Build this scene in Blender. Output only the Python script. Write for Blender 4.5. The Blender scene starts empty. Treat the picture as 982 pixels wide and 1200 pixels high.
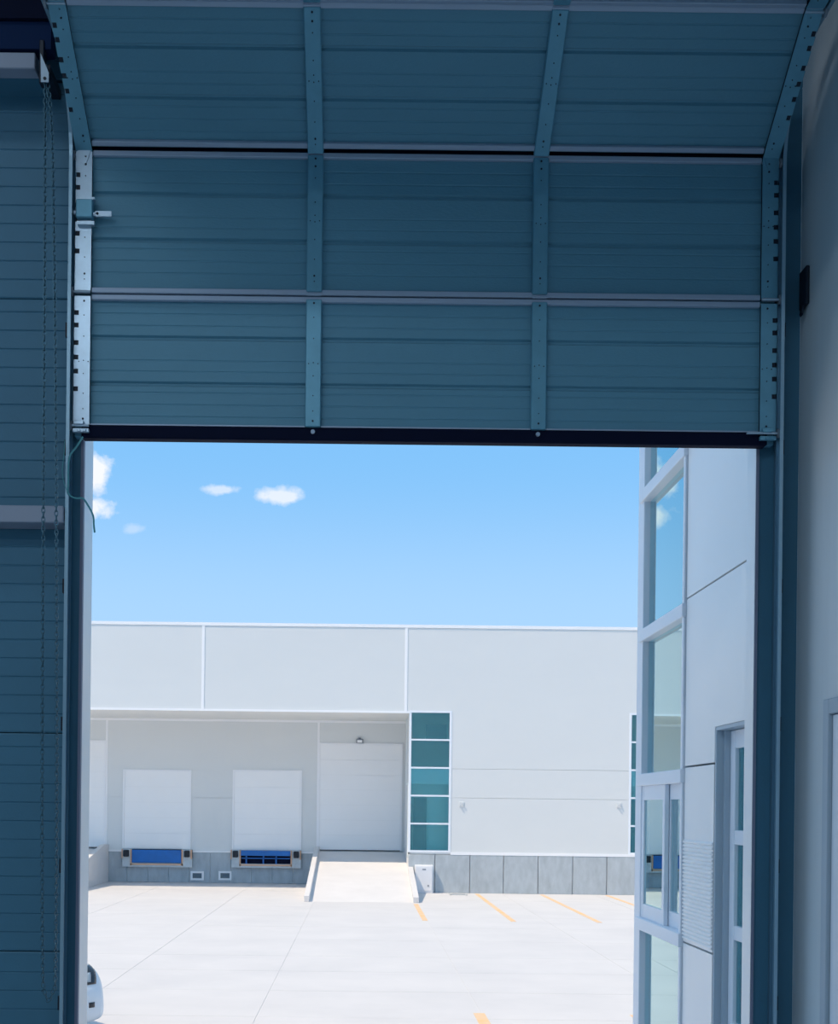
import bpy, bmesh, math, random
from mathutils import Vector, Matrix
random.seed(7)
SC = bpy.context.scene
COL = SC.collection

# ---------------------------------------------------------------- camera
TH, F, CX, CY, EYE = 0.0115, 1430.0, 424.0, 947.0, 1.55
cth, sth = math.cos(TH), math.sin(TH)
cam_d = bpy.data.cameras.new('camera'); cam = bpy.data.objects.new('camera', cam_d); COL.objects.link(cam)
cam_d.sensor_fit = 'HORIZONTAL'; cam_d.sensor_width = 36.0
cam_d.lens = 36.0 * F / 982.0
cam_d.shift_x = (491.0 - CX) / 982.0
cam_d.shift_y = (CY - 600.0) / 982.0
cam_d.clip_start = 0.05; cam_d.clip_end = 500
cam.matrix_world = Matrix(((cth, -sth, 0, 0), (0, 0, -1, 0), (sth, cth, 0, EYE), (0, 0, 0, 1)))
SC.camera = cam

# ---------------------------------------------------------------- view
SC.view_settings.view_transform = 'Standard'
SC.view_settings.look = 'None'
SC.view_settings.gamma = 1.0
SC.view_settings.use_curve_mapping = False
SC.view_settings.exposure = 0.38
try:
    SC.cycles.max_bounces = 14; SC.cycles.diffuse_bounces = 8; SC.cycles.transparent_max_bounces = 24
    SC.cycles.sample_clamp_indirect = 6.0
except Exception: pass

def uv(px, py):
    dx, dy = px - CX, py - CY
    return dx * cth + dy * sth, -dx * sth + dy * cth
def W(px, py, Y):                         # photo pixel at a real depth -> metres
    u, v = uv(px, py); return Vector((u * Y / F, Y, EYE - v * Y / F))
YARD = -1.20
def G(px, py):                            # photo pixel on the yard
    u, v = uv(px, py); Y = (EYE - YARD) * F / v; return Vector((u * Y / F, Y, YARD))

# ---------------------------------------------------------------- sky
wd = bpy.data.worlds.new('sky'); SC.world = wd; wd.use_nodes = True
nt = wd.node_tree; nt.nodes.clear()
def N(t, **k):
    n = nt.nodes.new(t)
    for a, b in k.items(): setattr(n, a, b)
    return n
L = lambda a, b: nt.links.new(a, b)
def M_(op, a, b=None, clamp=False):
    n = N('ShaderNodeMath', operation=op); n.use_clamp = clamp
    for i, x in enumerate((a, b)):
        if x is None: continue
        if isinstance(x, (int, float)): n.inputs[i].default_value = x
        else: L(x, n.inputs[i])
    return n.outputs[0]
tc = N('ShaderNodeTexCoord'); sx = N('ShaderNodeSeparateXYZ'); L(tc.outputs['Generated'], sx.inputs[0])
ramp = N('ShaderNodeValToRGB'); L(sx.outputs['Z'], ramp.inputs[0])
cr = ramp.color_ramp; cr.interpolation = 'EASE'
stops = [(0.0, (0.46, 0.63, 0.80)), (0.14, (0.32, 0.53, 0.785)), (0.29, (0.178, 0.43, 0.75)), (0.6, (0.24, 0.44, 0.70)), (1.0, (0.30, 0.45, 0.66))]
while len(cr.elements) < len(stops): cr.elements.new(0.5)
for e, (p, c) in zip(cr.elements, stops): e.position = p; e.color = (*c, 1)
ymax = M_('MAXIMUM', sx.outputs['Y'], 0.02)
ga, gb = M_('DIVIDE', sx.outputs['X'], ymax), M_('DIVIDE', sx.outputs['Z'], ymax)
cv = N('ShaderNodeCombineXYZ'); L(ga, cv.inputs[0]); L(gb, cv.inputs[1])
nz = N('ShaderNodeTexNoise'); nz.inputs['Scale'].default_value = 42; nz.inputs['Detail'].default_value = 5; nz.inputs['Roughness'].default_value = 0.62
L(cv.outputs[0], nz.inputs['Vector'])
wob = M_('MULTIPLY', M_('SUBTRACT', nz.outputs[0], 0.5), 1.9)
cloud = None
for cx, cy, rx, ry, st in [(100, 554, 38, 30, 1.0), (98, 597, 38, 16, .95), (262, 574, 28, 7, .6), (328, 581, 34, 12, .8), (158, 620, 16, 8, .3),
                           (-40, 640, 70, 16, .8), (20, 500, 60, 22, .9), (-160, 560, 90, 30, .9)]:
    u, v = uv(cx, cy)
    da = M_('DIVIDE', M_('SUBTRACT', ga, u / F), rx / F); db = M_('DIVIDE', M_('SUBTRACT', gb, -v / F), ry / F)
    d = M_('SQRT', M_('ADD', M_('MULTIPLY', da, da), M_('MULTIPLY', db, db)))
    m = M_('MULTIPLY', M_('MULTIPLY', M_('SUBTRACT', M_('ADD', 1.0, wob), d), 1.9, True), st)
    cloud = m if cloud is None else M_('MAXIMUM', cloud, m)
cloud = M_('MULTIPLY', cloud, M_('GREATER_THAN', sx.outputs['Y'], 0.05))
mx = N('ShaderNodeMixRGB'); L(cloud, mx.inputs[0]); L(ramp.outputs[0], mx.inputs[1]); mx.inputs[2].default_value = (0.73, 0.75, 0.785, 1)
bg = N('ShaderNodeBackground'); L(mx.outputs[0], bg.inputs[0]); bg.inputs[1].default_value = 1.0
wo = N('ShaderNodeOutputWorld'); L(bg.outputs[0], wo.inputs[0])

# ---------------------------------------------------------------- sun
sd = bpy.data.lights.new('sun', 'SUN'); sun = bpy.data.objects.new('sun', sd); COL.objects.link(sun)
sd.energy = 3.0; sd.color = (1.0, 0.81, 0.60); sd.angle = math.radians(0.55)
sun.location = (-6, -4, 30)
sun.rotation_euler = Vector((-0.56, -0.31, 1.0)).to_track_quat('Z', 'Y').to_euler()

# ---------------------------------------------------------------- unseen fill lights added under the hall roof to brighten the interior
HALL_FILLS = [(-6.0, -1.5, 80), (-2.0, -1.5, 80), (-6.0, -6.0, 80), (-2.0, -6.0, 80), (-3.8, 3.4, 26)]
for hx, hy, hw_ in HALL_FILLS:
    ld = bpy.data.lights.new('hall_fill', 'AREA'); lo_ = bpy.data.objects.new('hall_fill', ld); COL.objects.link(lo_)
    ld.shape = 'RECTANGLE'; ld.size = 3.0; ld.size_y = 0.5; ld.energy = hw_; ld.color = (0.72, 0.86, 1.0)
    lo_.location = (hx, hy, 6.80)

# ---------------------------------------------------------------- materials
def mat(name, c, rough=0.6, metal=0.0, var=0.0, scale=8.0, bump=0.0, bscale=60.0, stretch=(1, 1, 1), c2=None, spec=0.5):
    m = bpy.data.materials.new(name); m.use_nodes = True
    t = m.node_tree; b = t.nodes['Principled BSDF']
    b.inputs['Base Color'].default_value = (*c, 1); b.inputs['Roughness'].default_value = rough; b.inputs['Metallic'].default_value = metal
    b.inputs['Specular IOR Level'].default_value = spec
    if var or bump or c2:
        g = t.nodes.new('ShaderNodeNewGeometry')
        mp = t.nodes.new('ShaderNodeMapping'); t.links.new(g.outputs['Position'], mp.inputs[0]); mp.inputs['Scale'].default_value = stretch
    if var or c2:
        n = t.nodes.new('ShaderNodeTexNoise'); n.inputs['Scale'].default_value = scale; n.inputs['Detail'].default_value = 6; n.inputs['Roughness'].default_value = .6
        t.links.new(mp.outputs[0], n.inputs['Vector'])
        r = t.nodes.new('ShaderNodeValToRGB'); t.links.new(n.outputs[0], r.inputs[0])
        r.color_ramp.elements[0].position = .3; r.color_ramp.elements[1].position = .7
        lo = c2 if c2 else tuple(x * (1 - var) for x in c)
        r.color_ramp.elements[0].color = (*lo, 1); r.color_ramp.elements[1].color = (*[min(1, x * (1 + var * .5)) for x in c], 1)
        t.links.new(r.outputs[0], b.inputs['Base Color'])
    if bump:
        n2 = t.nodes.new('ShaderNodeTexNoise'); n2.inputs['Scale'].default_value = bscale; n2.inputs['Detail'].default_value = 3
        t.links.new(mp.outputs[0], n2.inputs['Vector'])
        bp = t.nodes.new('ShaderNodeBump'); bp.inputs['Strength'].default_value = bump; bp.inputs['Distance'].default_value = .004
        t.links.new(n2.outputs[0], bp.inputs['Height']); t.links.new(bp.outputs[0], b.inputs['Normal'])
    return m
def glass(name, tint, refl, ior=1.6, base=0.05, gain=1.3, body=None, bf=.3):
    m = bpy.data.materials.new(name); m.use_nodes = True; t = m.node_tree; t.nodes.clear()
    tr = t.nodes.new('ShaderNodeBsdfTransparent'); tr.inputs[0].default_value = (*tint, 1)
    gl = t.nodes.new('ShaderNodeBsdfGlossy'); gl.inputs[0].default_value = (*refl, 1); gl.inputs['Roughness'].default_value = 0.0
    fr = t.nodes.new('ShaderNodeFresnel'); fr.inputs[0].default_value = ior
    ma = t.nodes.new('ShaderNodeMath'); ma.operation = 'MULTIPLY_ADD'; ma.use_clamp = True
    t.links.new(fr.outputs[0], ma.inputs[0]); ma.inputs[1].default_value = gain; ma.inputs[2].default_value = base
    mi = t.nodes.new('ShaderNodeMixShader'); t.links.new(ma.outputs[0], mi.inputs[0]); t.links.new(tr.outputs[0], mi.inputs[1]); t.links.new(gl.outputs[0], mi.inputs[2])
    if body:
        df = t.nodes.new('ShaderNodeBsdfDiffuse'); df.inputs[0].default_value = (*body, 1)
        m2 = t.nodes.new('ShaderNodeMixShader'); m2.inputs[0].default_value = bf; t.links.new(mi.outputs[0], m2.inputs[1]); t.links.new(df.outputs[0], m2.inputs[2]); mi = m2
    o = t.nodes.new('ShaderNodeOutputMaterial'); t.links.new(mi.outputs[0], o.inputs[0])
    return m
MT = dict(
    concrete=mat('yard_concrete', (.61, .605, .61), .85, var=.05, scale=.7, c2=(.57, .57, .58), bump=.2, bscale=25),
    joint=mat('joint_filler', (.62, .62, .63), .9),
    ramp=mat('ramp_concrete', (.66, .655, .66), .85, var=.05, scale=1.2),
    plinth=mat('plinth_concrete', (.45, .50, .535), .85, var=.17, scale=2.4, stretch=(1.7, 1.7, .7), bump=.2),
    clad=mat('white_cladding', (.695, .72, .725), .55, var=.03, scale=.3, stretch=(.3, .3, 1)),
    cladw=mat('white_trim', (.86, .87, .89), .5),
    soffit=mat('soffit_sheet', (.80, .80, .77), .6),
    ddoor=mat('dock_door_paint', (.88, .89, .90), .5, var=.02, scale=.5),
    annex=mat('annex_panel', (.90, .90, .90), .3, var=.02, scale=.6),
    alu=mat('white_aluminium', (.80, .84, .90), .4),
    alug=mat('grey_aluminium', (.42, .50, .57), .45),
    black=mat('black_gap', (.02, .03, .05), .7),
    glassf=glass('teal_glass', (.74, .945, .96), (.80, .97, 1.0), 1.5, .03, 1.0, (.12, .55, .64), .13),
    glassa=glass('reflective_glass', (.40, .72, .76), (.74, .97, 1.0), 1.9, .32, 1.35),
    room=mat('office_plaster', (.80, .86, .86), .8, var=.05),
    roomd=mat('office_dark_panel', (.05, .12, .16), .6),
    blue=mat('leveller_blue', (.004, .15, .50), .45, var=.15, scale=3),
    orange=mat('orange_paint', (.74, .45, .30), .6),
    steel=mat('leveller_steel', (.58, .63, .66), .5, metal=.1, var=.1),
    rubber=mat('black_rubber', (.018, .022, .03), .7),
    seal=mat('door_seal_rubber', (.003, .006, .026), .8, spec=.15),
    line=mat('orange_line_paint', (.74, .44, .20), .8, var=.25, scale=3, c2=(.68, .54, .40)),
    dpanel=mat('door_panel_paint', (.125, .32, .425), .5, var=.06, scale=2.5, bump=.35, bscale=140, stretch=(.4, 1, 1)),
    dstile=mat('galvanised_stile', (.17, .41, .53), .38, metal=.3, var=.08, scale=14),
    dend=mat('bright_galvanised', (.50, .62, .72), .3, metal=.55, var=.08, scale=18),
    drail=mat('galvanised_rail', (.42, .50, .62), .45, metal=.2),
    dark=mat('dark_hardware', (.006, .012, .028), .5),
    track=mat('track_steel', (.16, .30, .40), .35, metal=.5),
    tracklip=mat('track_edge', (.34, .50, .60), .35, metal=.5),
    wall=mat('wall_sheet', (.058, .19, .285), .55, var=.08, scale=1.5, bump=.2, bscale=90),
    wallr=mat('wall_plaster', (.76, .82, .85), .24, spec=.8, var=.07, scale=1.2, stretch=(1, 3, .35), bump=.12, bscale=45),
    girt=mat('girt_steel', (.32, .36, .45), .5),
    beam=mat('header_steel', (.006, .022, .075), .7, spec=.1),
    lining=mat('jamb_lining', (.90, .91, .92), .3),
    trimr=mat('jamb_edge', (.22, .24, .33), .6),
    floor=mat('hall_floor', (.58, .62, .64), .5, var=.1, scale=1.5),
    ceil=mat('hall_ceiling', (.10, .15, .19), .8),
    chain=mat('chain_steel', (.055, .14, .19), .4, metal=.5),
    cord=mat('teal_cord', (.10, .36, .40), .7),
    paint=mat('car_paint', (.62, .70, .78), .25), carglass=mat('car_glass', (.015, .02, .03), .08),
    lens=mat('headlight_lens', (.35, .42, .48), .1), tyre=mat('tyre', (.02, .02, .022), .8),
    cab=mat('cabinet_paint', (.84, .84, .86), .5),
    lampglow=mat('lamp_lens', (.9, .9, .9), .3), greym=mat('grey_metal', (.25, .28, .32), .5),
    mark=mat('anchor_plate', (.60, .63, .66), .5),
)

# ---------------------------------------------------------------- mesh builder
ORG = {}
class MB:
    def __init__(s): s.v = []; s.f = []; s.smooth = False
    def box(s, x0, x1, y0, y1, z0, z1):
        if x0 > x1: x0, x1 = x1, x0
        if y0 > y1: y0, y1 = y1, y0
        if z0 > z1: z0, z1 = z1, z0
        i = len(s.v)
        s.v += [(x0, y0, z0), (x1, y0, z0), (x1, y1, z0), (x0, y1, z0), (x0, y0, z1), (x1, y0, z1), (x1, y1, z1), (x0, y1, z1)]
        s.f += [tuple(i + k for k in q) for q in ((0, 3, 2, 1), (4, 5, 6, 7), (0, 1, 5, 4), (1, 2, 6, 5), (2, 3, 7, 6), (3, 0, 4, 7))]
        return s
    def prism(s, pts, vec):                 # planar polygon extruded along vec
        i = len(s.v); n = len(pts); vec = Vector(vec)
        s.v += [tuple(Vector(p)) for p in pts] + [tuple(Vector(p) + vec) for p in pts]
        s.f += [tuple(i + k for k in reversed(range(n))), tuple(i + n + k for k in range(n))]
        s.f += [(i + k, i + (k + 1) % n, i + n + (k + 1) % n, i + n + k) for k in range(n)]
        return s
    def cyl(s, a, b, r, n=12, r2=None):
        a, b = Vector(a), Vector(b); d = (b - a).normalized()
        e = d.orthogonal().normalized(); g = d.cross(e); i = len(s.v); r2 = r if r2 is None else r2
        for p, rr in ((a, r), (b, r2)):
            s.v += [tuple(p + (e * math.cos(2 * math.pi * k / n) + g * math.sin(2 * math.pi * k / n)) * rr) for k in range(n)]
        s.f += [tuple(i + k for k in reversed(range(n))), tuple(i + n + k for k in range(n))]
        s.f += [(i + k, i + (k + 1) % n, i + n + (k + 1) % n, i + n + k) for k in range(n)]
        return s
    def tube(s, pts, r, n=7):
        pts = [Vector(p) for p in pts]; i = len(s.v); prev = None
        for k, p in enumerate(pts):
            t = (pts[min(k + 1, len(pts) - 1)] - pts[max(k - 1, 0)]).normalized()
            e = t.orthogonal().normalized() if prev is None else (prev - t * prev.dot(t)).normalized()
            prev = e; g = t.cross(e)
            s.v += [tuple(p + (e * math.cos(2 * math.pi * j / n) + g * math.sin(2 * math.pi * j / n)) * r) for j in range(n)]
        for k in range(len(pts) - 1):
            for j in range(n):
                a, b = i + k * n + j, i + k * n + (j + 1) % n
                s.f.append((a, b, b + n, a + n))
        s.f += [tuple(i + j for j in reversed(range(n))), tuple(i + (len(pts) - 1) * n + j for j in range(n))]
        return s
    def sheet(s, prof, x0, x1, back):       # prof: (z, depth y); solid of that profile along x, back at y=back
        n = len(prof); pts = [(x0, y, z) for z, y in prof] + [(x0, back, prof[-1][0]), (x0, back, prof[0][0])]
        return s.prism(pts, (x1 - x0, 0, 0))
    def build(s, name, m, parent=None, local=False, bev=0.0, smooth=False, kind=None):
        me = bpy.data.meshes.new(name); o_ = Vector((0, 0, 0))
        if parent is not None and not local: o_ = ORG.get(parent.name, Vector((0, 0, 0)))
        me.from_pydata([tuple(Vector(p) - o_) for p in s.v], [], s.f)
        bm = bmesh.new(); bm.from_mesh(me); bmesh.ops.recalc_face_normals(bm, faces=bm.faces); bm.to_mesh(me); bm.free()
        me.materials.append(MT[m] if isinstance(m, str) else m)
        if smooth:
            for p in me.polygons: p.use_smooth = True
        o = bpy.data.objects.new(name, me); COL.objects.link(o)
        if parent is not None: o.parent = parent; ORG[o.name] = o_
        if bev:
            b = o.modifiers.new('bevel', 'BEVEL'); b.width = bev; b.segments = 1; b.limit_method = 'ANGLE'
        if kind: o['kind'] = kind
        return o
def box(name, m, x0, x1, y0, y1, z0, z1, parent=None, **k): return MB().box(x0, x1, y0, y1, z0, z1).build(name, m, parent, **k)
def thing(name, label, cat, loc=(0, 0, 0), group=None):
    o = bpy.data.objects.new(name, None); COL.objects.link(o); o.location = loc; o.empty_display_size = .2
    o['label'] = label; o['category'] = cat
    if group: o['group'] = group
    ORG[o.name] = Vector(loc); return o
def tag(o, label, cat, group=None):
    o['label'] = label; o['category'] = cat
    if group: o['group'] = group
    return o
def struct(o): o['kind'] = 'structure'; return o
def struct_empty(name, loc=(0, 0, 0)):
    o = bpy.data.objects.new(name, None); COL.objects.link(o); o.location = loc; ORG[o.name] = Vector(loc); o['kind'] = 'structure'; return o
def cr_path(pts, n=6):
    pts = [Vector(p) for p in pts]; out = []
    for i in range(len(pts) - 1):
        p0, p1, p2, p3 = pts[max(i - 1, 0)], pts[i], pts[i + 1], pts[min(i + 2, len(pts) - 1)]
        for k in range(n):
            t = k / n
            out.append(.5 * ((2 * p1) + (p2 - p0) * t + (2 * p0 - 5 * p1 + 4 * p2 - p3) * t * t + (3 * p1 - p0 - 3 * p2 + p3) * t ** 3))
    return out + [pts[-1]]

# ---------------------------------------------------------------- the hall we stand in
YI, YO = 5.64, 5.75                        # inner and outer face of the front wall
XL, XR = -1.30, 1.80                       # opening
XW = 2.00                                  # right-hand wall, inside and out
ROOF = 14.6
struct(box('floor', 'floor', -9, XW, -9, YO + .02, -.3, 0))
struct(box('ceiling', 'ceil', -9, XW, -9, YI, 7.0, 7.2))
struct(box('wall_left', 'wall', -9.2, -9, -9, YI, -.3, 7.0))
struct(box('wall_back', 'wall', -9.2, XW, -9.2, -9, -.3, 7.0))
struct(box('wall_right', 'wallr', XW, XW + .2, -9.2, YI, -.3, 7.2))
wf = struct_empty('wall_front')
def ribbed(z0, z1, pitch=.0857, d=.0035, w=.009):
    prof = [(z0, YI + .004), (z0 + .006, YI)]
    z = z0 + pitch
    while z < z1 - .04:
        prof += [(z - w / 2, YI), (z - .001, YI + d), (z + .001, YI + d), (z + w / 2, YI)]; z += pitch
    return prof + [(z1 - .006, YI), (z1, YI + .004)]
seams = [0.0, EYE - .68, EYE + .33, EYE + 1.33, EYE + 2.337, EYE + 3.34]
for a, b in zip(seams, seams[1:]):
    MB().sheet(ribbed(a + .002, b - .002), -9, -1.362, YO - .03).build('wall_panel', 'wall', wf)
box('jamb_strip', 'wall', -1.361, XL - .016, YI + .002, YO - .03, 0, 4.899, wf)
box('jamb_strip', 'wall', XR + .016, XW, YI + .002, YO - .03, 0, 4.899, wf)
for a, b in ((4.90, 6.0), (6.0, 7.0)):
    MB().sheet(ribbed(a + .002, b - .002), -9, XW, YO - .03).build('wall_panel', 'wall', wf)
box('lintel', 'wall', XL - .016, XR + .016, YI + .002, YO - .03, 4.751, 4.899, wf)
box('outer_cladding', 'annex', -22, -4.5, YO - .03, YO, YARD, 7.3, wf); box('outer_cladding', 'annex', -4.5, XL - .016, YO - .03, YO, YARD, ROOF, wf)  # unseen step in height, shaped to shade the annex and let sun reach the yard
box('outer_cladding', 'annex', XR + .014, XW + .02, YO - .03, YO, YARD, ROOF, wf)
box('outer_cladding', 'annex', XL, XR, YO - .03, YO, 4.75, ROOF, wf)
# lining of the opening
struct(box('trim_1', 'lining', XL - .015, XL, YI + .012, YO + .07, 0, 4.75))
struct(box('trim_2', 'lining', XR, XR + .012, YI - .008, YO + .005, 0, 4.75))
struct(box('trim_3', 'trimr', XL - .014, XL - .001, YI - .012, YI + .0115, 0, 4.75))
struct(box('trim_4', 'trimr', XR + .0015, XR + .0145, YI - .013, YI - .0085, 0, 4.75))
# girts across the left wall, header beam above
a, b = W(30, 592, 5.5), W(30, 612, 5.5)
struct(box('trim_5', 'girt', -9, W(74, 600, 5.5).x, 5.5, YI, b.z, a.z, bev=.004))
a, b = W(20, 61, 5.42), W(20, 80, 5.42)
struct(box('trim_6', 'girt', -9, W(41, 70, 5.42).x, 5.42, 5.50, b.z, a.z, bev=.004))
struct(box('trim_7', 'wall', -9, W(41, 70, 5.42).x, 5.50, YI, b.z - .0, a.z))
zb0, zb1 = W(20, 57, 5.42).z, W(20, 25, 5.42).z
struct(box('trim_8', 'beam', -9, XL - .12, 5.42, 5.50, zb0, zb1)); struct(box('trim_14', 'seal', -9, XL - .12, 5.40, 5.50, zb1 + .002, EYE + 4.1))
for k, (hx, hy, hw_) in enumerate(HALL_FILLS):
    struct(box('trim_%d' % (9 + k), 'cladw', hx - 1.55, hx + 1.55, hy - .3, hy + .3, 6.83, 6.98))  # invented housings above the added fill lights
# inner door on the right wall
d1 = struct_empty('door_1', (XW, 4.6, 0))
zt = EYE + .485
box('door_casing', 'alug', XW - .035, XW, 5.15, 5.215, 0, zt, d1, bev=.004)
box('door_casing', 'alug', XW - .035, XW, 4.1, 4.165, 0, zt, d1, bev=.004)
box('door_casing', 'alug', XW - .035, XW, 4.165, 5.15, zt - .065, zt, d1, bev=.004)
lf = box('door_leaf', 'alu', XW - .018, XW, 4.17, 5.145, .01, zt - .07, d1)
MB().cyl((XW - .018, 4.25, 1.02), (XW - .07, 4.25, 1.02), .012).cyl((XW - .065, 4.25, 1.02), (XW - .065, 4.37, 1.02), .010).build('door_handle', 'dend', lf)

# ---------------------------------------------------------------- sectional door
D0 = 5.58; PH = .648; DX0, DX1 = -1.335, 1.865
door = thing('sectional_door', 'raised blue-grey sectional overhead door with riveted stiles, filling the upper half', 'door', (.265, D0, EYE + 1.70))
P1 = (D0, EYE + 1.683); P2 = (D0, EYE + 2.333); P3 = (D0, EYE + 2.990); P4 = (D0 - .548, EYE + 3.338)
nodes = [P1, P2, P3, P4] + [(P4[0] - .655 * k, P4[1] + .004 * k) for k in (1, 2, 3)]
STRONG, FINE = (.024, .012), (.009, .0025)
GR = [(.08, 0), (.135, 0), (.19, 1), (.293, 0), (.343, 0), (.40, 1), (.44, 0), (.495, 0), (.55, 0)]
def skin_prof(h, rb=0, rt=0):
    prof = [(0, .03), (rb, .03), (rb, 0)] if rb else [(0, 0)]
    for t, st in sorted([(h - t, st) for t, st in GR]):
        w, d = STRONG if st else FINE
        prof += [(t - w / 2, 0), (t - w / 5, d), (t + w / 5, d), (t + w / 2, 0)]
    return prof + ([(h - rt, 0), (h - rt, .03), (h, .03)] if rt else [(h, 0)])
NOTCH = [.088, .145, .225, .291, .355, .435]
stile_x = [(DX0, DX0 + .074), (-.280, -.208), (.748, .818), (DX1 - .074, DX1)]
for i in range(len(nodes) - 1):
    (ya, za), (yb, zb) = nodes[i], nodes[i + 1]
    h = math.hypot(yb - ya, zb - za) - .004; ang = math.atan2(ya - yb, zb - za)
    p = MB().sheet(skin_prof(h, (0, 0, .034, .02, 0, 0)[i], (0, 0, .012, 0, 0, 0)[i]), DX0 + .004, DX1 - .004, .045).build('door_panel', 'dpanel', door, local=True)
    p.location = Vector((0, ya, za)) - door.location; p.rotation_euler = (ang, 0, 0)
    lo = .05 if i == 0 else .006
    # rails along both edges
    r0 = .034 if i == 2 else .002
    if i > 0: MB().box(DX0 + .076, DX1 - .076, -.022, .0, r0, r0 + .024).build('edge_rail', 'drail', p, local=True, bev=.003)
    else: MB().box(DX0 + .076, DX1 - .076, -.012, .0, .052, .058).build('edge_rail', 'drail', p, local=True)
    MB().box(DX0 + .076, DX1 - .076, -.022, .0, h - .026, h - .002).build('edge_rail', 'drail', p, local=True, bev=.003)
    for k, (x0, x1) in enumerate(stile_x):
        end = k in (0, 3); out = x0 if k == 0 else x1; sg = 1 if k == 0 else -1
        if end:                              # plate with square notches along its outer edge
            inn = x1 if k == 0 else x0
            pts = [(inn, lo), (inn, h - .012)] + [(out, h - .012)]
            for t in NOTCH:
                t = t + (.03 if i == 1 else .012 if i == 2 else 0)
                zc = h - t
                if h - .03 > zc > lo + .03:
                    pts += [(out, zc + .011), (out + sg * .021, zc + .011), (out + sg * .021, zc - .011), (out, zc - .011)]
            pts += [(out, lo)]
            MB().prism([(x, -.026, z) for x, z in pts], (0, .003, 0)).build('end_stile', 'dend' if k == 0 and i < 2 else 'dstile', p, local=True)  # darker metal on the upper left stiles: weaker reflection put into the colour
            MB().box(x0 + .003, x1 - .003, -.0225, 0, lo, h - .012).build('stile_backing', 'dark', p, local=True)
        else:
            MB().box(x0, x1, -.030, 0, lo if i == 0 else .014, h - .016).build('centre_stile', 'dstile', p, local=True, bev=.004)
        # screws (tiny heads, one joined part per stile)
        sm = MB(); xc = (x0 + x1) / 2 + (sg * .008 if end else 0); yy = -.030 if not end else -.026
        zs = [.06, .085, .16, .25, .33, .36, .42, .53, h - .07, h - .035] if i else [.075, .12, .19, .28, .34, .45, h - .10, h - .035]
        for z in zs:
            r = .0045 if z in (.085, .075, h - .07, h - .035) else .0025
            sm.cyl((xc, yy, z), (xc, yy - .003, z), r, 8)
        for dx in (-.021, .021): sm.cyl((xc + dx, yy, .335), (xc + dx, yy - .003, .335), .0025, 8)
        sm.build('screw_heads', 'dark', p, local=True, kind='stuff')
        if i >= 1 and i < 4:                  # hinge over the joint below
            MB().box(x0 + .004, x1 - .004, -.028, -.02, -.004, .010).cyl((x0 + .002, -.030, 0), (x1 - .002, -.030, 0), .0055, 10).build('hinge', 'drail', p, local=True)
            pts = [(x0 + .004, h - .004), (x1 - .004, h - .004), (x1 - .025, h - .062), ((x0 + x1) / 2, h - .075), (x0 + .025, h - .062)]
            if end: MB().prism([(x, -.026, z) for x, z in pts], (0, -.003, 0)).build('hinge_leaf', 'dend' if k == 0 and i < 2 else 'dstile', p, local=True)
        if end and i < 4:
            rz = .0 if i else .042
            m = MB().cyl((x0 + (.0 if k == 0 else -.062 if i == 0 else 0), -.034, rz), (x1 + (0 if k else .0), -.034, rz), .006, 10)
            m.cyl((out, -.034, rz), (out - sg * .008, -.034, rz), .006, 10).build('roller_shaft', 'dend', p, local=True)
            MB().cyl((out - sg * .003, -.034, rz), (out - sg * .013, -.034, rz), .021, 14).build('roller', 'greym', p, local=True)
    if i == 0:
        MB().box(DX0 + .035, DX1 - .035, -.014, .045, -.008, .052).build('bottom_seal', 'seal', p, local=True, bev=.006)
        m = MB()
        for x in (-.243, .783): m.cyl((x, -.014, .030), (x, -.021, .030), .010, 10)
        m.build('seal_bolts', 'drail', p, local=True, kind='stuff')
        for k in (0, 3):
            x0, x1 = stile_x[k]
            MB().box(x0, x1, -.034, -.014, .012, .030).box(x0 + .008, x1 - .022, -.046, -.022, .044, .062).cyl((x0 + .03, -.034, .02), (x0 + .03, -.042, .02), .008, 8).cyl((x0 + .055, -.034, .02), (x0 + .055, -.042, .02), .008, 8).build('bottom_bracket', 'dend' if k == 0 else 'dstile', p, local=True, bev=.002)
    if i in (1, 2): MB().box(DX0 + .01, DX1 - .01, .012, .044, h - .02, h + .05).build('gap_light_stop', 'seal', p, local=True)  # black strip added behind the open joint to block daylight leaking through
    if i == 1:                                # slide lock on the left stile
        zl = lambda y: (W(100, y, D0 - .04).z - za)
        xx = lambda x: W(x, 245, D0 - .04).x
        MB().box(xx(90), xx(109.5), -.062, -.026, zl(257), zl(235.5)).build('lock_case', 'dstile', p, local=True, bev=.004)
        MB().box(xx(91), xx(111), -.05, -.026, zl(235), zl(232)).box(xx(91), xx(111), -.05, -.026, zl(264), zl(260)).build('lock_clip', 'dend', p, local=True)
        MB().box(xx(112), xx(131), -.045, -.036, zl(254), zl(247.5)).box(xx(109), xx(113), -.045, -.02, zl(253), zl(249)).build('lock_bolt', 'dend', p, local=True, bev=.001)
        MB().cyl((xx(114.5), -.045, zl(250.7)), (xx(114.5), -.047, zl(250.7)), .006, 10).build('bolt_hole', 'dark', p, local=True)
        MB().cyl((xx(90), -.045, zl(250)), (xx(87), -.045, zl(250)), .010, 10).build('lock_knob', 'dend', p, local=True)

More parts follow.
